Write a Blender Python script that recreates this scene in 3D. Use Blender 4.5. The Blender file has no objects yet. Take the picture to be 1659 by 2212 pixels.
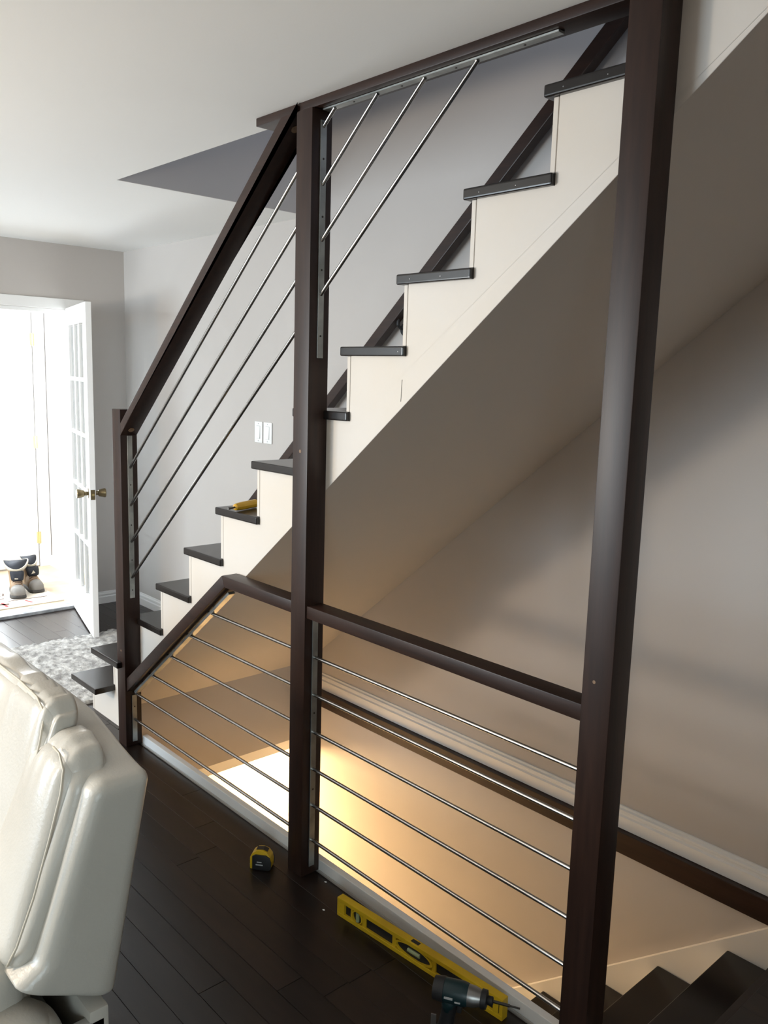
import bpy, bmesh, math, random
from mathutils import Vector, Matrix, noise
random.seed(7)
sc = bpy.context.scene
C = sc.collection

# ------------------------------------------------------------------ camera
FPX = 1828.88
YAW, PITCH, ROLL = 0.8267, -0.1593, 0.0296
fw = Vector((-math.sin(YAW)*math.cos(PITCH), math.cos(YAW)*math.cos(PITCH), math.sin(PITCH)))
rt = Vector((math.cos(YAW), math.sin(YAW), 0)); up = rt.cross(fw)
rt2 = rt*math.cos(ROLL)+up*math.sin(ROLL); up2 = -rt*math.sin(ROLL)+up*math.cos(ROLL)
cam_d = bpy.data.cameras.new('camera'); cam = bpy.data.objects.new('camera', cam_d); C.objects.link(cam)
cam.matrix_world = Matrix(((rt2.x, up2.x, -fw.x, 3.2371), (rt2.y, up2.y, -fw.y, -1.549), (rt2.z, up2.z, -fw.z, 1.6287), (0, 0, 0, 1)))
cam_d.sensor_fit = 'HORIZONTAL'; cam_d.sensor_width = 36; cam_d.lens = FPX*36/1659; cam_d.clip_start = .02
sc.camera = cam

# ------------------------------------------------------------------ world, lights, exposure
w = bpy.data.worlds.new('sky'); sc.world = w; w.use_nodes = True
w.node_tree.nodes['Background'].inputs[0].default_value = (.62, .74, 1, 1)
w.node_tree.nodes['Background'].inputs[1].default_value = 1.0
sc.view_settings.view_transform = 'Standard'; sc.view_settings.look = 'None'; sc.view_settings.gamma = 1
sc.view_settings.exposure = 0.9; sc.view_settings.use_curve_mapping = False

def area(name, loc, aim, sx, sy, watts, col):
    d = bpy.data.lights.new(name, 'AREA'); d.shape = 'RECTANGLE'; d.size = sx; d.size_y = sy; d.energy = watts; d.color = col
    o = bpy.data.objects.new(name, d); C.objects.link(o); o.location = loc
    o.rotation_euler = (Vector(aim)-Vector(loc)).to_track_quat('-Z', 'Y').to_euler(); return o
def point(name, loc, watts, col, r=.06):
    d = bpy.data.lights.new(name, 'POINT'); d.energy = watts; d.color = col; d.shadow_soft_size = r
    o = bpy.data.objects.new(name, d); C.objects.link(o); o.location = loc; return o
area('living_room_window_light', (-.9, -4.25, 1.4), (-.7, 0, 1.4), 2.4, 1.6, 88, (.72, .88, 1))
area('sofa_side_fill', (4.9, -2.9, 1.3), (1.6, -1.2, .55), 1.4, 1.3, 6.5, (.76, .93, 1)).data.spread = math.radians(62)  # added cool fill aimed at the sofa's end face; no window exists here
area('vestibule_window_light', (-3.0, -.82, 1.35), (-3.0, 1, 1.1), .9, 1.5, 40, (.82, .91, 1))
area('upstairs_window_light', (2.5, .25, 4.4), (1.9, 1.1, 2.4), .7, .3, 11, (.60, .76, 1))
point('living_room_lamp_light', (.1, -2.5, 1.45), 58, (1, .79, .56), .13)
point('basement_lamp_light', (-.68, .70, -.50), 62, (1, .66, .32), .06)

# ------------------------------------------------------------------ materials
def mat(name, col, rough=.5, metal=0, var=None, scale=6, stretch=(1, 1, 1), bump=0, bscale=80, spec=.5, objvar=0, coat=0, emit=None, trans=0):
    m = bpy.data.materials.new(name); m.use_nodes = True; nt = m.node_tree; n = nt.nodes; L = nt.links
    b = n['Principled BSDF']; b.inputs['Roughness'].default_value = rough; b.inputs['Metallic'].default_value = metal
    b.inputs['Specular IOR Level'].default_value = spec; b.inputs['Coat Weight'].default_value = coat
    b.inputs['Base Color'].default_value = (*col, 1); b.inputs['Transmission Weight'].default_value = trans
    tc = n.new('ShaderNodeTexCoord'); mp = n.new('ShaderNodeMapping'); mp.inputs['Scale'].default_value = stretch
    L.new(tc.outputs['Object'], mp.inputs['Vector'])
    if var is not None:
        t = n.new('ShaderNodeTexNoise'); t.inputs['Scale'].default_value = scale; t.inputs['Detail'].default_value = 5
        L.new(mp.outputs[0], t.inputs['Vector'])
        r = n.new('ShaderNodeValToRGB'); r.color_ramp.elements[0].color = (*col, 1); r.color_ramp.elements[1].color = (*var, 1)
        r.color_ramp.elements[0].position = .35; r.color_ramp.elements[1].position = .68
        L.new(t.outputs[0], r.inputs[0]); out = r.outputs[0]
        if objvar:
            oi = n.new('ShaderNodeObjectInfo'); h = n.new('ShaderNodeHueSaturation'); mr = n.new('ShaderNodeMapRange')
            mr.inputs['To Min'].default_value = 1-objvar; mr.inputs['To Max'].default_value = 1+objvar
            L.new(oi.outputs['Random'], mr.inputs['Value']); L.new(mr.outputs[0], h.inputs['Value']); L.new(out, h.inputs['Color']); out = h.outputs[0]
        L.new(out, b.inputs['Base Color'])
    if bump:
        t2 = n.new('ShaderNodeTexNoise'); t2.inputs['Scale'].default_value = bscale; t2.inputs['Detail'].default_value = 3
        L.new(mp.outputs[0], t2.inputs['Vector'])
        bp = n.new('ShaderNodeBump'); bp.inputs['Strength'].default_value = bump; bp.inputs['Distance'].default_value = .004
        L.new(t2.outputs[0], bp.inputs['Height']); L.new(bp.outputs[0], b.inputs['Normal'])
    if emit:
        b.inputs['Emission Color'].default_value = (*emit[:3], 1); b.inputs['Emission Strength'].default_value = emit[3]
    return m
M = dict(
    wall=mat('grey_wall_paint', (.50, .466, .436), .75, var=(.515, .48, .45), scale=2, bump=.04),
    ceil=mat('white_ceiling_paint', (.90, .895, .87), .85, bump=.05, bscale=140),
    white=mat('white_trim_paint', (.80, .79, .77), .38, var=(.82, .81, .79), scale=3),
    stringer=mat('white_stringer_paint', (.66, .615, .565), .5, var=(.66, .585, .495), scale=2.2, bump=.04),
    soffit=mat('soffit_paint', (.60, .56, .515), .8, bump=.05),
    wood=mat('espresso_stained_wood', (.019, .0084, .0054), .42, var=(.032, .0140, .0088), scale=7, stretch=(9, 9, .8), bump=.03, bscale=60, spec=.36),
    rail=mat('espresso_rail_wood', (.019, .0084, .0054), .42, var=(.032, .0140, .0088), scale=7, stretch=(.8, 9, 9), bump=.03, bscale=60, spec=.36),
    tread=mat('dark_tread_wood', (.009, .007, .0065), .24, var=(.013, .009, .0075), scale=8, stretch=(9, .8, 9), bump=.03, bscale=60),
    plank=mat('dark_floor_plank', (.010, .0058, .0042), .30, var=(.017, .0092, .0063), scale=5, stretch=(1, 10, 10), bump=.05, bscale=50, objvar=.28),
    sub=mat('dark_floor_base', (.020, .012, .009), .5),
    steel=mat('brushed_steel', (.50, .48, .455), .22, 1, var=(.42, .40, .385), scale=30),
    zinc=mat('galvanised_bar', (.42, .43, .41), .40, 1, var=(.25, .26, .25), scale=14, bump=.05),
    screw=mat('dark_screw_head', (.06, .055, .05), .4, .8),
    plug=mat('raw_wood_plug', (.24, .15, .085), .6, var=(.16, .09, .05), scale=60),
    leather=mat('ivory_leather', (.47, .44, .385), .34, var=(.50, .47, .415), scale=5, bump=.16, bscale=150, spec=.5),
    seam=mat('leather_piping', (.56, .50, .40), .45),
    mech=mat('grey_sofa_base', (.34, .33, .31), .5),
    yellow=mat('yellow_plastic', (.62, .40, .012), .38, var=(.50, .31, .01), scale=9),
    amber=mat('amber_handle', (.56, .30, .012), .35),
    black=mat('black_rubber', (.012, .012, .013), .5),
    teal=mat('teal_plastic', (.004, .022, .026), .4),
    grey=mat('light_grey_print', (.42, .43, .43), .5),
    alu=mat('cast_aluminium', (.30, .29, .28), .34, .9),
    vial=mat('pale_vial', (.30, .34, .18), .15),
    brass=mat('antique_brass', (.20, .155, .085), .32, .9),
    bright=mat('polished_brass', (.75, .62, .32), .22, 1),
    glass=mat('door_glass', (.92, .96, .97), .03, trans=1.0),
    glare=mat('daylight_glare_emitter', (.85, .9, .95), .4, emit=(.88, .95, 1, 16.0)),  # emitter for the added glowing panel on the exterior door
    tile=mat('beige_vinyl', (.46, .36, .24), .35, var=(.58, .47, .33), scale=7),
    shag=mat('grey_white_shag', (.30, .29, .28), .95, var=(.74, .73, .70), scale=26, bump=1.0, bscale=90),
    mat=mat('cream_doormat', (.62, .56, .47), .9, bump=.5, bscale=160),
    red=mat('red_mat_print', (.55, .05, .05), .9), brown=mat('brown_mat_print', (.08, .045, .03), .9),
    tan=mat('tan_boot_leather', (.27, .185, .11), .65, var=(.20, .135, .08), scale=14, bump=.2, bscale=90),
    sole=mat('dark_boot_sole', (.045, .043, .04), .7), cap=mat('grey_boot_toe', (.16, .15, .135), .6),
    lining=mat('navy_boot_lining', (.012, .014, .020), .85), canvas=mat('cream_boot_edge', (.52, .47, .38), .9),
    plate=mat('white_switch_plastic', (.82, .82, .80), .3), thr=mat('grey_threshold', (.20, .21, .22), .4, var=(.36, .37, .38), scale=22),
)

# ------------------------------------------------------------------ mesh helpers
def new():
    return bmesh.new()
def bx(bm, x0, x1, y0, y1, z0, z1, bev=0, seg=2):
    r = bmesh.ops.create_cube(bm, size=1)
    vs = r['verts']
    for v in vs:
        v.co = Vector(((x0+x1)/2+v.co.x*(x1-x0), (y0+y1)/2+v.co.y*(y1-y0), (z0+z1)/2+v.co.z*(z1-z0)))
    if bev:
        es = list({e for v in vs for e in v.link_edges})
        bmesh.ops.bevel(bm, geom=es, offset=bev, segments=seg, profile=.6, affect='EDGES')
    return bm
def prism(bm, poly, a0, a1, axis='y', bev=0):
    """poly in the two axes other than `axis`, extruded from a0 to a1"""
    def P(p, a):
        return (p[0], a, p[1]) if axis == 'y' else (a, p[0], p[1]) if axis == 'x' else (p[0], p[1], a)
    v0 = [bm.verts.new(P(p, a0)) for p in poly]; v1 = [bm.verts.new(P(p, a1)) for p in poly]
    n = len(poly); fs = [bm.faces.new(v0), bm.faces.new(v1[::-1])]
    for i in range(n):
        fs.append(bm.faces.new((v0[i], v1[i], v1[(i+1) % n], v0[(i+1) % n])))
    bmesh.ops.recalc_face_normals(bm, faces=fs)
    if bev:
        es = list({e for f in fs for e in f.edges})
        bmesh.ops.bevel(bm, geom=es, offset=bev, segments=2, profile=.6, affect='EDGES')
    return bm
def loft(bm, rings, cap=True, closed=True):
    vs = [[bm.verts.new(p) for p in r] for r in rings]
    fs = []
    n = len(rings[0])
    for a, b in zip(vs, vs[1:]):
        for i in range(n if closed else n-1):
            fs.append(bm.faces.new((a[i], a[(i+1) % n], b[(i+1) % n], b[i])))
    if cap and closed:
        fs += [bm.faces.new(vs[0][::-1]), bm.faces.new(vs[-1])]
    bmesh.ops.recalc_face_normals(bm, faces=fs)
    return bm
def tube(bm, pts, r, n=12, cap=True):
    pts = [Vector(p) for p in pts]; rings = []
    rs = r if isinstance(r, (list, tuple)) else [r]*len(pts)
    ref = None
    for i, p in enumerate(pts):
        t = (pts[min(i+1, len(pts)-1)]-pts[max(i-1, 0)]).normalized()
        if ref is None:
            ref = t.orthogonal().normalized()
        ref = (ref-t*ref.dot(t)).normalized()
        b = t.cross(ref)
        rings.append([p+(ref*math.cos(2*math.pi*k/n)+b*math.sin(2*math.pi*k/n))*rs[i] for k in range(n)])
    return loft(bm, rings, cap)
def rbox(bm, sx, sy, sz, rad, n=14, bulge=(0, 0, 0), fn=None):
    """rounded, padded block centred at the origin; fn maps every point to its place"""
    r = bmesh.ops.create_cube(bm, size=2); vs = r['verts']
    es = list({e for v in vs for e in v.link_edges})
    bmesh.ops.subdivide_edges(bm, edges=es, cuts=n, use_grid_fill=True)
    h = (sx/2, sy/2, sz/2)
    for v in bm.verts:
        if max(abs(c) for c in v.co) < .999: continue
        c = v.co.copy()
        q = Vector([math.copysign(math.sin(abs(c[i])*math.pi/2)**.9, c[i]) for i in range(3)])
        inner = Vector([max(-(h[i]-rad), min(h[i]-rad, q[i]*h[i])) for i in range(3)])
        d = Vector([q[i]*h[i]-inner[i] for i in range(3)])
        p = inner+(d.normalized()*rad if d.length > 1e-6 else d)
        for i in range(3):
            j, k = [a for a in range(3) if a != i]
            p[i] += math.copysign(1, c[i])*bulge[i]*(abs(c[i])**3)*math.cos(c[j]*math.pi/2*.96)*math.cos(c[k]*math.pi/2*.96)
        v.co = Vector(fn(p)) if fn else p
    return bm
def obj(name, bm, m, parent=None, smooth=False, loc=None, bevelmod=0):
    me = bpy.data.meshes.new(name); bm.to_mesh(me); bm.free()
    me.materials.append(M[m] if isinstance(m, str) else m)
    if smooth:
        me.shade_smooth()
        if smooth != 'all':
            me.set_sharp_from_angle(angle=math.radians(28))
    o = bpy.data.objects.new(name, me); C.objects.link(o)
    if parent: o.parent = parent
    if loc: o.location = loc
    return o
def inst(name, me, parent, loc=(0, 0, 0), rz=0):
    o = bpy.data.objects.new(name, me); C.objects.link(o); o.parent = parent; o.location = loc; o.rotation_euler.z = rz; return o
def thing(name, label, cat, loc=(0, 0, 0), rz=0, group=None):
    o = bpy.data.objects.new(name, None); C.objects.link(o); o.location = loc; o.rotation_euler = (0, 0, rz)
    o['label'] = label; o['category'] = cat
    if group: o['group'] = group
    return o
def tag(o, label, cat, group=None):
    o['label'] = label; o['category'] = cat
    if group: o['group'] = group
    return o
def struct(name, bm, m, label, cat, smooth=False):
    o = obj(name, bm, m, None, smooth); o['kind'] = 'structure'; o['label'] = label; o['category'] = cat; return o

# ------------------------------------------------------------------ key dimensions (metres)
CEIL = 2.40
YS = .0734            # face of the stair stringer, back of the posts
YW = 1.1143           # back wall
XD = -2.317           # wall with the vestibule doorway
W = .0734             # posts
X1, X2, X3 = -.1281, 1.1323, 2.2204
RISE, RUN, NX0, TT = .19, .2325, -.8152, .027
SOF = lambda x: .293+.815*x
XE = -.23             # end wall of the basement stairwell
nose = lambda k: NX0+RUN*k

# ------------------------------------------------------------------ floor
b = new()
bx(b, XD, 5, -4.4, YS, -.25, -.012); bx(b, XD, XE-.02, YS, YW, -.25, -.012)
bx(b, 2.395, 5, YS, YW, -.25, -.012)
bx(b, 2.75, 5, -4.4, YW, -.012, 0); bx(b, XD, 2.75, -4.4, -1.76, -.012, 0)
floor = struct('floor', b, 'sub', 'dark espresso hardwood plank floor running along the staircase', 'floor')
PW = .0825
row_y = -1.76
rows = []
while row_y < YW-.02:
    rows.append((row_y, min(row_y+PW, YW-.005))); row_y += PW
for (y0, y1) in rows:
    spans = [(XD+.005, 2.75)] if y1 <= YS+.02 else [(XD+.005, XE-.03), (2.42, 2.75)]
    if y0 < YS < y1: y1 = min(y1, YS-.001) if y1-YS < .03 else y1
    for (xa, xb) in spans:
        x = xa-random.uniform(0, .9)
        while x < xb:
            ln = random.uniform(.75, 1.35); x0 = max(x, xa); x1 = min(x+ln, xb)
            if x1-x0 > .03:
                bb = new(); bx(bb, -(x1-x0)/2+.0008, (x1-x0)/2-.0008, -(y1-y0)/2+.0004, (y1-y0)/2-.0004, 0, .012, .0006, 1)
                obj('plank', bb, 'plank', floor, loc=((x0+x1)/2, (y0+y1)/2, -.012))
            x += ln
# ------------------------------------------------------------------ ceiling
HX, HY = -.2587, .1018
b = new()
bx(b, XD, 5, -4.4, HY, CEIL, 2.65); bx(b, XD, HX, HY, YW, CEIL, 2.65); bx(b, 2.62, 5, HY, YW, CEIL, 2.65)
struct('ceiling', b, 'ceil', 'white ceiling cut open over the staircase', 'ceiling')
b = new(); bx(b, HX-.1, 4, HY-.1, YW+.1, 5.0, 5.1)
struct('ceiling_upper', b, 'ceil', 'upper storey ceiling above the stairwell', 'ceiling')
# ------------------------------------------------------------------ walls
b = new(); bx(b, XD-.12, 5, YW, YW+.12, -.003, 5.0)
struct('wall_back', b, 'wall', 'grey wall behind the staircase rising through the ceiling opening', 'wall')
b = new(); bx(b, -2.2, 5, 1.095, YW+.12, -2.5, -.004)
struct('wall_back_lower', b, 'wall', 'lower stairwell wall lit warm from the basement', 'wall')
OY0, OY1, OZ = -.06, .748, 1.99
b = new(); bx(b, XD-.12, XD, -4.4, OY0, -.012, CEIL); bx(b, XD-.12, XD, OY1, YW, -.012, CEIL); bx(b, XD-.12, XD, OY0, OY1, OZ, CEIL)
struct('wall_left', b, 'wall', 'grey wall with the white cased vestibule doorway', 'wall')
b = new(); bx(b, 5, 5.1, -4.4, YW, -.25, CEIL)
struct('wall_right', b, 'wall', 'grey living room wall beyond the right edge', 'wall')
b = new()
bx(b, XD, -2.15, -4.5, -4.4, -.25, CEIL); bx(b, .35, 5, -4.5, -4.4, -.25, CEIL); bx(b, -2.15, .35, -4.5, -4.4, -.25, .55); bx(b, -2.15, .35, -4.5, -4.4, 2.25, CEIL)
struct('wall_front', b, 'wall', 'grey living room wall with a wide window behind the viewer', 'wall')
b = new()
for (a, c_) in ((-2.15, -2.08), (.28, .35), (-.93, -.87)): bx(b, a, c_, -4.5, -4.42, .55, 2.25)
bx(b, -2.15, .35, -4.5, -4.42, .55, .62); bx(b, -2.15, .35, -4.5, -4.42, 2.18, 2.25)
struct('window_1', b, 'white', 'white framed window behind the viewer', 'window')
# stairwell above the ceiling
b = new(); bx(b, HX-.1, HX, HY-.1, YW, 2.651, 5.0); bx(b, HX, HX+.004, HY, YW, CEIL+.0005, 5.0); bx(b, HX, 4, HY-.1, HY, 2.65, 5.0)
struct('wall_stairwell_upper', b, 'wall', 'upper stairwell walls seen through the ceiling opening', 'wall')
# stairwell below the floor
b = new(); bx(b, XE-.07, XE, YS+.002, 1.095, -.31, SOF(XE)+.02)
struct('wall_stairwell_end', b, 'wall', 'short grey end wall under the lowest part of the stair soffit', 'wall')
b = new(); bx(b, -2.2, 2.4, YS, .098, -2.5, -.002)
struct('wall_stairwell_front', b, 'wall', 'stairwell wall under the white floor curb', 'wall')
b = new(); bx(b, -2.2, XE-.07, .098, 1.095, -.40, -.31); bx(b, -2.3, -2.2, .098, 1.095, -2.5, -.31); bx(b, -2.2, 2.6, .098, 1.095, -2.6, -2.5)
bx(b, 2.44, 2.55, YS, 1.095, -2.5, -.25)
struct('wall_basement', b, 'ceil', 'bright white basement room at the foot of the lower stairs', 'wall')

# ------------------------------------------------------------------ baseboards, ledge and curb
def baseboard(name, runs, label):
    b = new()
    for (ax, a0, a1, p, sgn) in runs:
        prof = [(0, 0), (.017, 0), (.017, .046), (.010, .051), (.010, .058), (.0145, .062), (.0135, .070), (.006, .074), (.005, .082), (0, .083)]
        poly = [(p+sgn*u, z) for u, z in prof]
        prism(b, poly, a0, a1, 'x' if ax == 'x' else 'y')
    return struct(name, b, 'white', label, 'baseboard')
baseboard('baseboard_back', [('x', XD, -.56, YW, -1)], 'white moulded baseboard on the back wall left of the stairs')
baseboard('baseboard_stairwell', [('x', XE, 3.2, YW, -1)], 'white moulded baseboard along the dark ledge inside the stairwell')
baseboard('baseboard_left', [('y', .832, YW, XD, 1)], 'white moulded baseboard between the doorway and the corner')
b = new(); bx(b, XE, 3.2, 1.074, YW, -.084, -.002, .003)
struct('trim_1', b, 'rail', 'dark wooden ledge under the stairwell baseboard', 'trim')
b = new(); bx(b, X1+W+.001, 2.395, YS+.001, .098, -.001, .036, .002)
struct('trim_2', b, 'white', 'white painted curb along the floor behind the railing posts', 'trim')

# ------------------------------------------------------------------ doorway, vestibule
b = new()
bx(b, XD, XD+.018, OY1+.005, .826, 0, 1.9915, .003); bx(b, XD, XD+.018, OY0-.07, OY0-.005, 0, 1.9915, .003); bx(b, XD, XD+.018, OY0-.07, .826, 1.992, 2.058, .003)
bx(b, XD-.12, XD, OY1-.022, OY1, 0, OZ-.0225); bx(b, XD-.12, XD, OY0, OY0+.022, 0, OZ-.0225); bx(b, XD-.12, XD, OY0, OY1, OZ-.022, OZ)
struct('trim_3', b, 'white', 'white door casing and jambs of the vestibule doorway', 'trim')
b = new(); bx(b, XD-.10, XD+.022, OY0+.022, OY1-.022, 0, .022, .004)
struct('trim_4', b, 'thr', 'worn grey threshold strip in the vestibule doorway', 'trim')
VX = -3.60; VY = 1.05
b = new(); bx(b, VX-.1, XD-.10, -.95, VY+.05, -.05, .018)
struct('floor_vestibule', b, 'tile', 'beige vinyl floor of the vestibule', 'floor')
b = new(); bx(b, VX-.1, XD-.12, VY, YW, -.05, CEIL); bx(b, VX-.1, VX, -.95, VY, -.05, CEIL); bx(b, VX-.1, XD-.12, -1.0, -.95, -.05, CEIL)
struct('wall_vestibule', b, 'wall', 'pale vestibule walls beyond the doorway', 'wall')
b = new(); bx(b, VX-.1, XD-.12, -1.0, VY, CEIL, 2.5)
struct('ceiling_vestibule', b, 'ceil', 'vestibule ceiling', 'ceiling')
baseboard('baseboard_vestibule', [('x', VX, XD-.12, VY, -1)], 'white baseboard on the vestibule side wall').location.z = .018
b = new(); bx(b, VX, VX+.02, .955, 1.045, .018, 2.0495, .003); bx(b, VX, VX+.02, .07, 1.045, 2.05, 2.12, .003); bx(b, VX, VX+.02, .07, .135, .018, 2.0495, .003)
struct('trim_5', b, 'white', 'white casing round the exterior door', 'trim')
# exterior door
d2 = bpy.data.objects.new('door_2', None); C.objects.link(d2); d2['kind'] = 'structure'; d2['label'] = 'white exterior door at the far end of the vestibule'; d2['category'] = 'door'
b = new(); bx(b, VX+.002, VX+.012, .138, .948, .03, 2.045, .002); obj('door_leaf', b, 'white', d2)
b = new(); bx(b, VX+.012, VX+.020, .22, .60, .55, 1.90, .003); o = obj('glare_panel', b, 'glare', d2); o['label'] = 'glowing panel added to throw daylight glare on the floor'  # added emitter outside the view, brightens the vestibule and floor
for z in (.26, 1.03, 1.83):
    b = new(); tube(b, [(VX+.026, .952, z-.05), (VX+.026, .952, z+.05)], .007, 10); bx(b, VX+.012, VX+.024, .935, .965, z-.045, z+.045)
    obj('hinge', b, 'bright', d2, True)
# open french door
dr = bpy.data.objects.new('door_1', None); C.objects.link(dr); dr['kind'] = 'structure'
dr['label'] = 'white glazed french door standing open into the room'; dr['category'] = 'door'
hx, hy, fx, fy = -2.296, .716, -1.553, .528
DL = math.hypot(fx-hx, fy-hy)
dr.location = (hx, hy, .012); dr.rotation_euler.z = math.atan2(fy-hy, fx-hx)
TH = .017
DH = 1.985
sw, rb, rtp = .105, .215, .11
b = new()
bx(b, 0, sw, -TH, TH, 0, DH, .003); bx(b, DL-sw, DL, -TH, TH, 0, DH, .003); obj('stile', b, 'white', dr)
for (z0, z1, nm) in ((0, rb, 'bottom_rail'), (DH-rtp, DH, 'top_rail')):
    b = new(); bx(b, sw, DL-sw, -TH, TH, z0, z1, .002); obj(nm, b, 'white', dr)
gx0, gx1, gz0, gz1 = sw, DL-sw, rb, DH-rtp
cw, ch = (gx1-gx0)/3, (gz1-gz0)/5
for i in (1, 2):
    b = new(); bx(b, gx0+cw*i-.012, gx0+cw*i+.012, -.013, .013, gz0, gz1, .003); obj('muntin', b, 'white', dr)
for j in range(1, 5):
    b = new(); bx(b, gx0, gx1, -.0135, .0135, gz0+ch*j-.012, gz0+ch*j+.012, .003); obj('muntin', b, 'white', dr)
b = new(); bx(b, -cw/2+.010, cw/2-.010, -.002, .002, -ch/2+.010, ch/2-.010); pane0 = obj('pane', b, 'glass', dr, loc=(gx0+cw/2, 0, gz0+ch/2))
for i in range(3):
    for j in range(5):
        if i or j: inst('pane', pane0.data, dr, (gx0+cw*(i+.5), 0, gz0+ch*(j+.5)))
b = new(); bx(b, DL-.001, DL+.0015, -.0125, .0125, .845, .905, .0008, 1); lp = obj('latch_plate', b, 'brass', dr)
b = new(); tube(b, [(DL+.001, 0, .876), (DL+.010, 0, .875)], .008, 12); obj('latch_bolt', b, 'bright', lp, True)
for s in (-1, 1):
    b = new(); pr = [(0, .031), (.004, .031), (.006, .012), (.022, .013), (.024, .018), (.028, .021), (.062, .028), (.066, .026), (.067, .0)]
    rings = [[(DL-.06+r*math.cos(a*math.pi/12), s*(TH+u), .877+r*math.sin(a*math.pi/12)) for a in range(24)] for u, r in pr[:-1]]
    loft(b, rings); k = obj('door_knob', b, 'brass', dr, True); k['label'] = 'fluted antique brass door knob'
# doormat and boots in the vestibule
b = new(); bx(b, -3.02, -2.47, -.25, .70, 0, .008, .003)
dm = tag(obj('doormat', b, 'mat', loc=(0, 0, .018)), 'cream doormat with red and brown print under the boots', 'doormat')
def strip(pts, wd, m, z=.0085):
    b = new()
    for (p, q) in zip(pts, pts[1:]):
        p, q = Vector((*p, 0)), Vector((*q, 0)); t = (q-p).normalized(); nrm = Vector((-t.y, t.x, 0))*wd/2
        prism(b, [((p+nrm).x, (p+nrm).y), ((q+nrm).x, (q+nrm).y), ((q-nrm).x, (q-nrm).y), ((p-nrm).x, (p-nrm).y)], z-.001, z, 'z')
    return obj('printed_line', b, m, dm)
strip([(-2.60, .48), (-2.52, .50)], .016, 'red'); strip([(-2.62, .33), (-2.50, .33)], .02, 'red'); strip([(-2.60, .26), (-2.56, .36)], .035, 'brown')
strip([(-2.64, .38), (-2.625, .64)], .016, 'brown'); strip([(-2.90, .20), (-2.86, .42), (-2.80, .40), (-2.82, .20)], .012, 'brown'); strip([(-2.74, .22), (-2.72, .38)], .02, 'brown')

def boot(label, loc, rz, flip, cw_):
    t = thing('work_boot', label, 'boot', loc, rz, 'pair of boots in the vestibule')
    # local: toe towards +x, heel at -x
    secs = [(-.145, .030, 0), (-.14, .038, 0), (-.09, .041, 0), (-.03, .037, .002*flip), (.03, .044, .004*flip), (.08, .050, .004*flip), (.12, .047, .002*flip), (.145, .034, 0), (.152, .018, 0)]
    def ringsec(x, hw, cy, z0, z1, n=10):
        return [(x, cy+hw*s, z) for s, z in ((-1, z0), (-1, z0+(z1-z0)*.5), (-.93, z1), (.93, z1), (1, z0+(z1-z0)*.5), (1, z0))]
    b = new(); loft(b, [ringsec(x, hw+.004, cy, 0, .026 if x < .1 else .024) for x, hw, cy in secs]); obj('sole', b, 'sole', t, 'all')
    def dome(x, hw, cy, z0, h, n=9):
        return [(x, cy+hw*math.cos(math.pi*k/(n-1))*(1 if k not in (0, n-1) else 1), z0+h*math.sin(math.pi*k/(n-1))**.62) for k in range(n)]
    prof = {-.145: .055, -.14: .085, -.09: .115, -.03: .110, .03: .088, .08: .066, .12: .056, .145: .034, .152: .014}
    b = new(); loft(b, [dome(x, hw, cy, .020, prof[x]) for x, hw, cy in secs if x <= .10]); obj('upper', b, 'tan', t, 'all')
    b = new(); loft(b, [dome(x, hw*1.03, cy, .018, prof[x]*1.04) for x, hw, cy in secs if x >= .08]); obj('toe_cap', b, 'cap', t, 'all')
    # shaft, opened out at the top
    def ov(cx, rx, ry, z, lift=0, n=24):
        return [(cx+rx*math.cos(2*math.pi*k/n), ry*math.sin(2*math.pi*k/n), z+lift*abs(math.sin(2*math.pi*k/n))**2-.035*max(0, math.cos(2*math.pi*k/n))) for k in range(n)]
    b = new(); loft(b, [ov(-.075, .072, .043, .06), ov(-.072, .070, .046, .12), ov(-.070, .072, .052, .16), ov(-.068, .074, .6*cw_+.02, .195, .01), ov(-.068, .076, cw_, .212, .02)], cap=False)
    obj('shaft', b, 'tan', t, 'all')
    b = new(); loft(b, [ov(-.068, .079, cw_+.003, .214, .02), ov(-.068, .079, cw_+.005, .208, .02), ov(-.068, .076, cw_, .190, .018), ov(-.068, .074, cw_-.004, .214, .02), ov(-.068, .079, cw_+.003, .214, .02)], cap=False)
    obj('collar_edge', b, 'canvas', t, 'all')
    b = new(); loft(b, [ov(-.068, .073, cw_-.003, .213, .02), ov(-.070, .064, .5*cw_+.012, .17), ov(-.072, .055, .040, .10), ov(-.072, .03, .02, .075)], cap=True)
    obj('lining', b, 'lining', t, 'all')
    # tongue folded forward
    b = new(); loft(b, [[(x, y0, z), (x, y0*.5, z+.004), (x, -y0*.5, z+.004), (x, -y0, z), (x, -y0*.6, z-.006), (x, y0*.6, z-.006)] for x, y0, z in ((-.01, .040, .165), (.012, .046, .162), (.030, .045, .145), (.042, .041, .118), (.046, .036, .108))])
    tg = obj('tongue', b, 'lining', t, 'all')
    b = new(); prism(b, [(-.014, .12), (.014, .126), (.0, .146)] if flip > 0 else [(-.018, .118), (.004, .116), (.004, .124), (-.018, .126)], .0475, .0495, 'x'); obj('label_patch', b, 'canvas', tg)
    for q in range(4):
        b = new(); x = .015+.018*q; z = .118-.010*q
        tube(b, [(x, -.03, z-.012), (x+.004, -.012, z), (x+.006, .012, z), (x+.002, .03, z-.012)], .0028, 6); obj('lace', b, 'brown', t, True)
    return t
boot('tan work boot with dark collar, the nearer and left one of the pair', (-2.800, .498, .026), math.radians(-14), -1, .082)
boot('tan work boot with folded tongue and white triangle patch, right of its pair', (-2.890, .632, .026), math.radians(-3), 1, .060)
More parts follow.
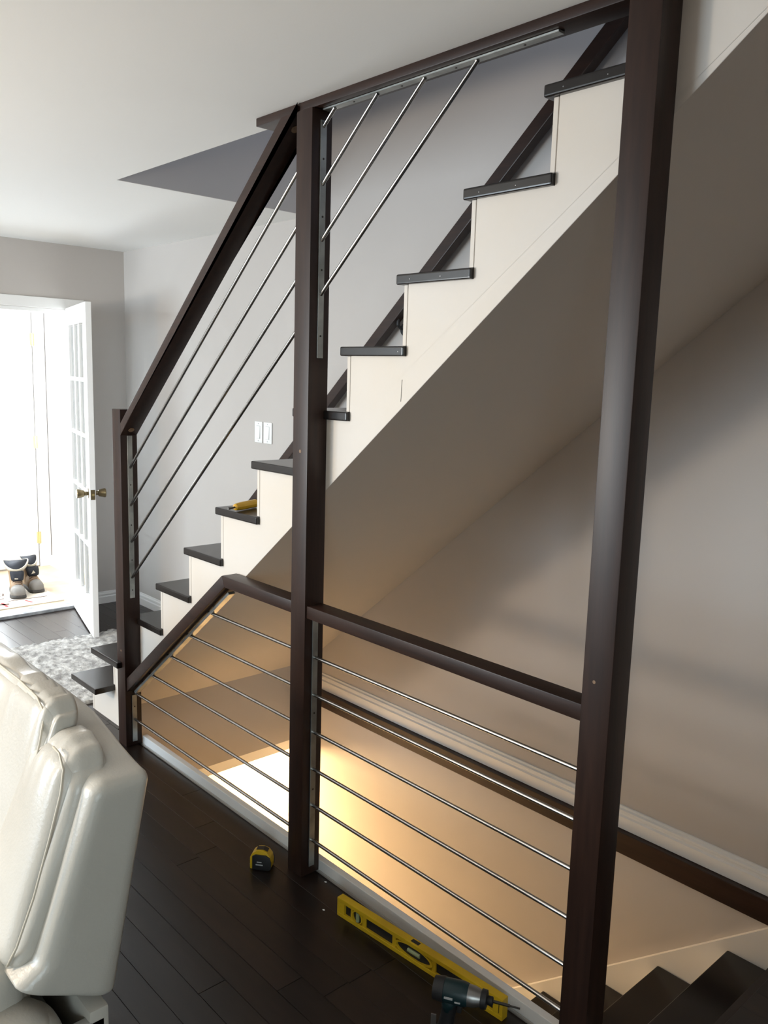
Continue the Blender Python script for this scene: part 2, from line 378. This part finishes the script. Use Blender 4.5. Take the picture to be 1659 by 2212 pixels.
# shag rug at the foot of the stairs
b = new(); NXr, NYr = 90, 110
grid = [[b.verts.new((-1.655+1.03*i/NXr, -.55+1.33*j/NYr, .006+.014*random.random())) for j in range(NYr+1)] for i in range(NXr+1)]
for i in range(NXr):
    for j in range(NYr): b.faces.new((grid[i][j], grid[i+1][j], grid[i+1][j+1], grid[i][j+1]))
ed = [e for e in b.edges if e.is_boundary]
r_ = bmesh.ops.extrude_edge_only(b, edges=ed)
for v in [g for g in r_['geom'] if isinstance(g, bmesh.types.BMVert)]: v.co.z = 0
tag(obj('area_rug', b, 'shag', smooth='all'), 'mottled grey and white shag rug at the foot of the stairs', 'rug')

# ------------------------------------------------------------------ staircase
st = thing('staircase', 'white staircase with dark treads climbing to the upper floor', 'staircase', (nose(1), YS, 0))
def sobj(name, b, m, sm=False):
    for v in b.verts: v.co -= Vector((nose(1), YS, 0))
    return obj(name, b, m, st, sm)
TOP = 13
E_ = .036
poly = [(nose(1)+E_, 0)]
for k in range(1, TOP+1):
    poly += [(nose(k)+E_, k*RISE-TT), (nose(k+1)+E_, k*RISE-TT)]
xt = poly[-1][0]
poly = [p for p in poly if p[1] < CEIL+.01]
xl = poly[-1][0]
poly += [(xl, CEIL-.001)] if poly[-1][1] < CEIL-.01 else []
poly += [(2.585, CEIL-.001), (2.585, SOF(2.585)), (XE, SOF(XE)), (XE, 0)]
b = new(); prism(b, poly, YS, YS+.035); o = sobj('stringer', b, 'stringer'); o['label'] = 'white painted stringer with filler stains'
b = new(); prism(b, [(XE, SOF(XE)-.001), (2.61, SOF(2.61)-.001), (2.61, SOF(2.61)+.03), (XE, SOF(XE)+.03)], YS+.0005, YW-.001); o = sobj('soffit', b, 'soffit'); o['label'] = 'sloping grey plaster soffit'
for k in range(1, TOP+1):
    y0 = -.0231 if k <= 2 else .0593
    x0, x1 = nose(k), nose(k+1)+E_
    b = new(); bx(b, x0, x1, y0, YW-.002, k*RISE-TT, k*RISE, .005, 3); t = sobj('tread', b, 'tread')
    b = new(); bx(b, x0+.020, x0+.0345, YS-.001, YW-.002, (k-1)*RISE+(.0005 if k > 1 else 0), k*RISE-TT-.0005, .0012, 1); sobj('riser', b, 'stringer')
    if k in (9, 10, 11, 12):
        for u in ((.20, .62) if k > 9 else (.93,)):
            b = new(); px = x0+(x1-x0)*u; pz = k*RISE-TT*.55
            tube(b, [(px, y0+.001, pz), (px, y0-.0008, pz)], .0014, 8)
            for v in b.verts: v.co -= Vector((nose(1), YS, 0))
            obj('nail_head', b, 'alu', t)
# crack line in the stringer joint under tread 9 : thin filler ridge
b = new(); tube(b, [(1.533, YS-.0002, 1.62), (1.530, YS-.0002, 1.56)], .0008, 5); sobj('joint_crack', b, 'screw')
# ------------------------------------------------------------------ handrail on the back wall
hr = thing('wall_handrail', 'dark wooden handrail fixed to the back wall above the stairs', 'handrail', (-.70, YW, .9))
sl = .885
z_at = lambda x: .920+sl*(x+.704)
xa, xb = -.704, 1.75
nrm = .058
poly = [(xa, z_at(xa)), (xb, z_at(xb)), (xb+.02, z_at(xb)-nrm), (xa+.012, z_at(xa+.012)-nrm-.004)]
b = new(); prism(b, poly, 1.045, 1.09, 'y', .004)
for v in b.verts: v.co -= Vector((-.70, YW, .9))
obj('rail', b, 'rail', hr)
for x in (-.45, .45, 1.36):
    z = z_at(x)-nrm
    b = new(); tube(b, [(x, 1.068, z+.004), (x, 1.068, z-.03), (x, 1.085, z-.045), (x, YW-.001, z-.048)], .007, 10)
    tube(b, [(x, YW-.006, z-.048), (x, YW-.0005, z-.048)], .028, 18)
    for v in b.verts: v.co -= Vector((-.70, YW, .9))
    obj('bracket', b, 'black', hr, True)

# ------------------------------------------------------------------ light switches
def switch(x0, x1, label):
    t = thing('light_switch', label, 'light switch', ((x0+x1)/2, YW-.001, 1.302), 0, 'pair of light switches on the back wall')
    hw = (x1-x0)/2-.004
    b = new(); bx(b, -hw, hw, -.007, 0, -.058, .058, .003); obj('plate', b, 'plate', t, True)
    b = new(); prism(b, [(-.007, -.034), (-.012, -.034), (-.008, .034), (-.007, .034)], -.017, .017, 'x'); obj('rocker', b, 'plate', t)
    b = new(); bx(b, -.018, .018, -.0072, -.0068, -.0355, .0355)
    obj('rocker_frame', b, 'grey', t)
    for z in (-.047, .047):
        b = new(); tube(b, [(0, -.0065, z), (0, -.0078, z)], .003, 10); obj('screw', b, 'grey', t)
switch(-.733, -.652, 'white rocker light switch on the back wall, left of the two')
switch(-.648, -.562, 'white rocker light switch on the back wall, right of the two')

# ------------------------------------------------------------------ railing (posts, rails, ceiling board, rods)
rl = thing('stair_railing', 'dark wooden railing with three posts and thin steel rods', 'railing', (X2, 0, 0))
OFF = Vector((X2, 0, 0))
def robj(name, b, m, sm=False, parent=None):
    for v in b.verts: v.co -= OFF
    return obj(name, b, m, parent or rl, sm)
posts = {}
for X, zt in ((X1, 1.462), (X2, CEIL-.0255), (X3, CEIL-.001)):
    b = new(); bx(b, X, X+W, 0, W, .0005, zt, .0022, 2); posts[X] = robj('post', b, 'wood', True)
for (X, u, z, rr) in ((X2, .038, 1.395, .0055), (X1, .04, .43, .0045), (X3, .03, .98, .004)):
    b = new(); tube(b, [(X+u, .001, z), (X+u, -.0006, z)], rr, 14); robj('wood_plug', b, 'plug', False, posts[X])
# ceiling board
b = new(); bx(b, .913, X3+.0, .0068, .076, CEIL-.025, CEIL-.0005, .0025); o = robj('ceiling_board', b, 'rail', True); o['label'] = 'dark board fixed along the ceiling edge'
b = new(); bx(b, 1.215, 2.03, .030, .052, CEIL-.031, CEIL-.0255, .0008, 1); cbar = robj('mounting_bar', b, 'zinc')
for x in (1.34, 1.53, 1.72, 1.93):
    b = new(); tube(b, [(x, .041, CEIL-.030), (x, .041, CEIL-.0322)], .003, 10); robj('screw', b, 'screw', False, cbar)
# horizontal guard rails
yr0, yr1, zr, hr_ = .0057, .0677, .9168, .040
b = new(); bx(b, X2+W, X3, yr0, yr1, zr-hr_, zr, .003); robj('handrail', b, 'rail', True)
b = new(); prism(b, [(.712, zr), (X2, zr), (X2, zr-hr_), (.729, zr-hr_)], yr0, yr1, 'y', .003); robj('handrail', b, 'rail', True)
# sloping guard rail down to the first post
xs0 = X1+W
za = lambda x: .312+(.9168-.312)*(x-xs0)/(.712-xs0)
zb = lambda x: .252+(.8768-.252)*(x-xs0)/(.729-xs0)
b = new(); prism(b, [(xs0, za(xs0)), (.712, zr), (.729, zr-hr_), (xs0, zb(xs0))], yr0, yr1, 'y', .003); robj('handrail', b, 'rail', True)
gap = .012
def zc(x): return zb(x)-gap
b = new(); prism(b, [(xs0+.02, zc(xs0+.02)), (.715, zc(.715)), (.722, zc(.715)-.008), (xs0+.027, zc(xs0+.02)-.008)], .030, .056); sbar = robj('mounting_bar', b, 'zinc')
for x in (.02, .30, .60):
    b = new(); tube(b, [(x, .043, zb(x)+.002), (x, .043, zc(x)-.010)], .0035, 10); robj('screw', b, 'screw', False, sbar)
# sloping handrail of the flight
xh0, xh1 = X1+W, X2
zt_ = lambda x: 1.420+.8745*(x+.039)
zb_ = lambda x: zt_(x)-.050
xc = -.039+(CEIL-.025-1.420)/.8745
b = new(); prism(b, [(xh0, zt_(xh0)), (xc, CEIL-.0255), (xh1, CEIL-.0255), (xh1, zb_(xh1)), (xh0, zb_(xh0))], .0, W, 'y', .003); shr = robj('handrail', b, 'rail', True)
t_ = Vector((1, 0, .8745)).normalized(); n_ = Vector((.8745, 0, -1)).normalized()
for x, y in ((-.028, .036), (1.075, .036)):
    p = Vector((x, y, zb_(x)))
    b = new(); tube(b, [p-n_*.003, p+n_*.0015], .012, 20); robj('wood_plug', b, 'plug', False, shr)
# steel bars on the posts
def vbar(X, side, z0, z1, scr):
    x = X+W if side > 0 else X
    b = new(); bx(b, min(x, x+side*.005), max(x, x+side*.005), .028, .050, z0, z1, .0007, 1); o = robj('mounting_bar', b, 'zinc')
    for z in scr:
        b = new(); tube(b, [(x+side*.004, .039, z), (x+side*.0062, .039, z)], .003, 10); robj('screw', b, 'screw', False, o)
RZ = [.745, .620, .495, .369, .244, .122]
UZ = [1.222, 1.064, .908, .754]
vbar(X1, 1, .665, 1.355, (1.15, .98, .83, .70)); vbar(X1, 1, .02, .232, (.18,))
vbar(X2, 1, 1.675, 2.345, (2.24, 2.08, 1.93, 1.74)); vbar(X2, 1, .03, .872, (.56, .30)); vbar(X2, -1, 1.60, 2.30, ()); vbar(X2, -1, .03, .872, ()); vbar(X3, -1, .03, .872, ())
RR = .0058
def rod(p, q):
    b = new(); tube(b, [p, q], RR, 14); robj('rod', b, 'steel', True)
for z in RZ: rod((X2+W+.003, .039, z), (X3-.003, .039, z))
xl_ = [.560, .404, .247, .093, xs0+.003, xs0+.003]
for z, x in zip(RZ, xl_): rod((x, .039, z), (X2-.003, .039, z))
for z in UZ:
    rod((-.052, .039, z), (X2-.003, .039, z+.8775*(X2-.003+.052)))
    za2 = z+.8775*(X2+W+.003+.052)
    rod((X2+W+.003, .039, za2), (X2+W+.003+(CEIL-.030-za2)/.8775, .041, CEIL-.030))

# ------------------------------------------------------------------ basement stairs
bs = thing('basement_stairs', 'dark stairs going down to the basement beside the right post', 'staircase', (2.39, .1, -.04))
def bobj(name, b, m, sm=False):
    for v in b.verts: v.co -= Vector((2.39, .1, -.04))
    return obj(name, b, m, bs, sm)
for k in range(0, 11):
    x, z = 2.391-.240*k, -.039-.197*k
    b = new(); bx(b, x, x+.262, .0985, 1.0745, z-.034, z, .006, 3); bobj('tread', b, 'tread')
    if k: 
        b = new(); bx(b, x+.245, x+.262, .0985, 1.0745, z+.0005, z+.197-.0345); bobj('riser', b, 'white')
zs = lambda x: -.096+.824*(x-2.27)
b = new(); prism(b, [(2.60, zs(2.38)), (2.38, zs(2.38)), (-.1, zs(-.1)), (-.1, zs(-.1)-.34), (2.60, zs(2.60)-.34)], 1.075, 1.0945); bobj('skirt_board', b, 'white')

# ------------------------------------------------------------------ leather sofa
sf = thing('leather_sofa', 'ivory leather reclining sofa with padded back in the left foreground', 'sofa', (.85, -1.2, 0))
SO = Vector((.85, -1.2, 0))
def fobj(name, b, m='leather', parent=None, sm='all'):
    for v in b.verts: v.co -= SO
    return obj(name, b, m, parent or sf, sm)
def sstep(t):
    t = max(0, min(1, t)); return t*t*(3-2*t)
def nz(x, y, z): return noise.noise(Vector((x, y, z)))
# back shell
X_END = 1.668
def f_shell(p):
    x = X_END-.85+p.x; hz = (p.z+.30)/.60
    drop = .046*sstep((x-1.30)/.36)*max(0, hz)
    z = .28+.55*hz-drop
    th = .5+p.y/.13
    rear = -.836+.185*(z-.31); front = -1.000+.34*(z-.43)
    front = min(front, rear-.055)
    y = front+(rear-front)*th
    if hz < .3: z += .115*(1-th)*(1-hz/.3)
    z += .006*math.sin(x*70+3*nz(x*4, 0, 0))*math.exp(-((x-1.40)/.12)**2)*sstep((hz-.85)/.15)*(1-th*.6)
    return (x, y, z)
b = new(); rbox(b, 1.70, .13, .60, .030, 34, (0, 0, .004), f_shell); o = fobj('back_shell', b)
# seam round the end of the shell
# main back cushion
def cush(x0, x1, zt, zb, front_t, front_b, rear_t, rear_b, rad, wr, crown=0):
    def f(p):
        u = p.x/(x1-x0)+.5; h = p.z/(zt-zb)+.5; t = p.y/.14+.5
        x = x0+(x1-x0)*u
        z = zb+(zt-zb)*h
        fr = front_b+(front_t-front_b)*h; re = rear_b+(rear_t-rear_b)*h
        y = fr+(re-fr)*t
        z -= crown*h*((1-u)**2+(1.1*max(0, u-.45))**2*2.2)
        e = math.exp(-((h-.97)/.16)**2)
        k = math.sin(x*2*math.pi/.052+4*nz(x*5, h*2, 1))*wr*e
        z += k*.9; y -= k*.6*(1-t)
        y += .006*nz(x*6, z*6, 3); z += .004*nz(x*5, y*9, 7)
        return (x, y, z)
    b = new(); rbox(b, x1-x0, .14, zt-zb, rad, 36, (.012, .018, .012), f); return b
fobj('back_cushion', cush(.55, 1.452, .884, .42, -.880, -1.03, -.806, -.930, .040, .0085))
fobj('side_bolster', cush(1.360, 1.610, .842, .395, -.898, -1.055, -.800, -.968, .048, .0030, .05))
def seam(name, pts, par=None):
    b = new(); tube(b, pts, .0026, 6); fobj(name, b, 'seam', par)
seam('piping', [(.60, -.880, .886), (1.0, -.878, .890), (1.25, -.878, .890), (1.36, -.879, .884), (1.418, -.884, .864), (1.440, -.905, .81), (1.446, -.930, .72), (1.448, -.965, .60)])
seam('piping', [(1.52, -.906, .828), (1.55, -.905, .824), (1.582, -.910, .800), (1.600, -.924, .76), (1.610, -.952, .68), (1.612, -.990, .56), (1.606, -1.026, .46), (1.588, -1.040, .415)])
# seat pad, arm pad and base
def blk(x0, x1, y0, y1, z0, z1, rad, bl=(.01, .01, .012)):
    c = Vector(((x0+x1)/2, (y0+y1)/2, (z0+z1)/2))
    b = new(); rbox(b, x1-x0, y1-y0, z1-z0, rad, 18, bl, lambda p: p+c+Vector((0, 0, .004*nz(p.x*6, p.y*6, 2)))); return b
fobj('seat_cushion', blk(.64, 1.60, -1.78, -.985, .20, .425, .075))
fobj('arm_pad', blk(1.52, 1.70, -1.78, -.955, .04, .325, .08))
b = new(); bx(b, .0, 1.64, -1.70, -.93, .03, .22, .01); fobj('base_frame', b, 'mech', None, False)
b = new(); bx(b, .0, 1.668, -.905, -.862, .03, .285, .006); fobj('rear_base_board', b, 'leather', None, True)
b = new(); bx(b, 1.645, 1.668, -1.02, -.87, .05, .262, .004); fobj('side_bracket', b, 'mech', None, True)
for x in (.1, 1.55):
    for y in (-1.62, -.95):
        b = new(); tube(b, [(x, y, 0), (x, y, .035)], .025, 16); fobj('foot', b, 'black', None, True)

# ------------------------------------------------------------------ tape measure
tm = thing('tape_measure', 'yellow and black tape measure lying on the dark floor', 'tape measure', (1.072, -.062, .0005), math.atan2(.62, .78))
prof = [(-.036, 0), (.030, 0), (.036, .008), (.037, .030), (.033, .048), (.022, .062), (.004, .068), (-.014, .066), (-.028, .056), (-.036, .040)]
b = new(); prism(b, prof, -.018, .018, 'y', .003); obj('case', b, 'yellow', tm, True)
for s_ in (-1, 1):
    b = new(); prism(b, [(-.027, .001), (.030, .001), (.0375, .008), (.038, .030), (.033, .046), (.020, .054), (-.016, .054), (-.027, .048)], s_*.0175, s_*.0235, 'y', .002); obj('rubber_grip', b, 'black', tm, True)
b = new(); prism(b, [(-.016, .0660), (.008, .0683), (.022, .0625), (.023, .0640), (.008, .0700), (-.016, .0676)], -.010, .010); o = obj('lock_button', b, 'black', tm)
b = new(); bx(b, -.0395, -.036, -.009, .009, .001, .012); obj('end_hook', b, 'alu', tm)
b = new(); bx(b, -.014, .010, -.0240, -.0234, .018, .022); bx(b, -.010, .006, -.0240, -.0234, .028, .031); obj('side_print', b, 'grey', tm)

# ------------------------------------------------------------------ spirit level
lv = thing('spirit_level', 'yellow spirit level standing on edge along the white curb', 'spirit level', (1.430, -.031, .0005), math.atan2(.047, .605))
LN, LH, LT = .612, .060, .024
b = new(); bx(b, 0, LN, 0, LT, LH-.013, LH, .0015); obj('top_flange', b, 'yellow', lv)
b = new(); bx(b, 0, LN, 0, LT, 0, .013, .0015); obj('bottom_flange', b, 'yellow', lv)
holes = [(.030, .055), (.063, .103), (.118, .225), (.238, .374), (.387, .494), (.509, .549), (.557, .582)]
xs = 0
for h0, h1 in holes+[(LN, LN)]:
    b = new(); e_ = .0005 if xs == 0 or h0 == LN else .004
    bx(b, xs, h0, e_, LT-e_, .0125, LH-.0125); obj('web', b, 'yellow', lv); xs = h1
b = new(); bx(b, LN-.012, LN-.0105, -.0004, .001, .018, .042); obj('end_slot', b, 'black', lv)
for h0, h1 in (holes[0], holes[2], holes[4], holes[6]):
    b = new(); bx(b, h0, h1, .0085, .0155, .0125, LH-.0125); obj('web_recess', b, 'black', lv)
for h0, h1 in (holes[1], holes[5], holes[3]):
    cx, rx = (h0+h1)/2, (h1-h0)/2
    b = new(); n = 28
    outer = [(cx+rx*1.06*math.cos(2*math.pi*i/n), LH/2+.0205*math.sin(2*math.pi*i/n)) for i in range(n)]
    inner = [(cx+rx*.92*math.cos(2*math.pi*i/n), LH/2+.0175*math.sin(2*math.pi*i/n)) for i in range(n)]
    ring = [[(x, .001, z) for x, z in outer], [(x, LT-.001, z) for x, z in outer], [(x, LT-.001, z) for x, z in inner], [(x, .001, z) for x, z in inner], [(x, .001, z) for x, z in outer]]
    loft(b, ring, cap=False); vh = obj('vial_holder', b, 'yellow', lv, True)
    b = new(); prism(b, inner, .007, .017); obj('vial_backing', b, 'black', vh)
    b = new()
    if rx > .05: tube(b, [(cx-.022, .006, LH/2), (cx+.022, .006, LH/2)], .006, 12)
    else: tube(b, [(cx, .006, LH/2-.014), (cx, .006, LH/2+.014)], .006, 12)
    obj('vial', b, 'vial', vh, True)
b = new(); bx(b, .292, .320, .006, LT-.006, LH-.0003, LH+.0006); obj('top_view_slot', b, 'black', lv)

# ------------------------------------------------------------------ cordless impact driver
dv = thing('impact_driver', 'teal and black cordless impact driver standing in front of the level', 'power tool', (2.033, -.157, .0005), .517); dv.scale = (.86, .86, .86)
def lathe_x(b, prof, z, n=22, sq=1.0):
    loft(b, [[(x, r*math.cos(2*math.pi*k/n)*sq, z+r*math.sin(2*math.pi*k/n)) for k in range(n)] for x, r in prof]); return b
HZ = .198
b = new(); lathe_x(b, [(-.062, .020), (-.058, .029), (-.030, .032), (.020, .033), (.034, .030)], HZ); obj('motor_housing', b, 'teal', dv, True)
b = new(); lathe_x(b, [(-.066, .018), (-.064, .0305), (-.040, .0335), (-.034, .0335)], HZ); obj('rear_cap', b, 'black', dv, True)
b = new(); lathe_x(b, [(.033, .029), (.050, .028), (.074, .021), (.078, .017)], HZ); obj('hammer_case', b, 'alu', dv, True)
b = new(); lathe_x(b, [(.070, .024), (.072, .026), (.086, .025), (.088, .018)], HZ); obj('nose_bumper', b, 'black', dv, True)
b = new(); lathe_x(b, [(.086, .011), (.088, .012), (.102, .012), (.104, .009)], HZ); ck = obj('hex_chuck', b, 'black', dv, True)
b = new(); tube(b, [(.102, 0, HZ), (.150, 0, HZ-.001)], .0042, 6); tube(b, [(.150, 0, HZ-.001), (.178, 0, HZ-.0015)], .0026, 6); obj('driver_bit', b, 'screw', ck)
def sect(x, y, z, a, c, n=18): return [(x+a*math.cos(2*math.pi*k/n), y+c*math.sin(2*math.pi*k/n), z) for k in range(n)]
b = new(); loft(b, [sect(-.014, 0, .190, .026, .021), sect(-.016, 0, .165, .023, .019), sect(-.022, 0, .12, .021, .0175), sect(-.028, 0, .08, .023, .018), sect(-.024, 0, .056, .034, .026)]); obj('grip', b, 'black', dv, 'all')
b = new(); loft(b, [sect(-.016, 0, .186, .0265, .0215), sect(-.018, 0, .160, .0235, .0198), sect(-.021, 0, .140, .0175, .0185)]); obj('grip_shoulder', b, 'teal', dv, 'all')
b = new(); bx(b, .004, .018, -.008, .008, .140, .166, .004); obj('trigger', b, 'black', dv, True)
b = new(); bx(b, -.072, .045, -.036, .036, .0, .036, .006); obj('battery', b, 'black', dv, True)
b = new(); bx(b, -.066, .040, -.034, .034, .036, .058, .006); obj('battery_shoe', b, 'teal', dv, True)
b = new(); bx(b, -.060, -.045, -.046, -.042, .050, .150, .001); bx(b, -.060, -.045, -.046, -.030, .050, .054, .001); o = obj('belt_clip', b, 'alu', dv)
b = new(); bx(b, -.028, -.004, -.0345, -.0325, HZ-.002, HZ+.004); bx(b, .002, .018, -.0342, -.0325, HZ-.008, HZ-.004); obj('side_marking', b, 'grey', dv)

# ------------------------------------------------------------------ screwdriver on the sixth tread
sd = thing('screwdriver', 'yellow handled screwdriver lying on a dark stair tread', 'screwdriver', (.690, .118, 6*RISE+.0005), math.atan2(.14, -.052))
b = new()
lathe_x(b, [(-.062, .006), (-.058, .0115), (-.045, .0135), (-.010, .0150), (.035, .0145), (.060, .0155), (.068, .010)], .0155, 10); obj('handle', b, 'amber', sd, True)
b = new(); lathe_x(b, [(-.100, .0045), (-.098, .0050), (-.090, .0050), (-.086, .0036), (-.062, .0036)], .0155, 10); obj('shaft', b, 'screw', sd, True)

# ------------------------------------------------------------------ chips of filler on the floor
for (x, y, lb) in ((1.276, .047, 'tiny white filler chip on the floor right of the middle post base'), (1.386, -.048, 'tiny white filler chip on the floor further out from the middle post')):
    b = new(); prism(b, [(-.004, -.002), (.001, -.003), (.005, .001), (.000, .003)], 0, .002, 'z', .0004)
    tag(obj('filler_chip', b, 'plate', loc=(x, y, .0003)), lb, 'debris', 'filler chips on the floor')
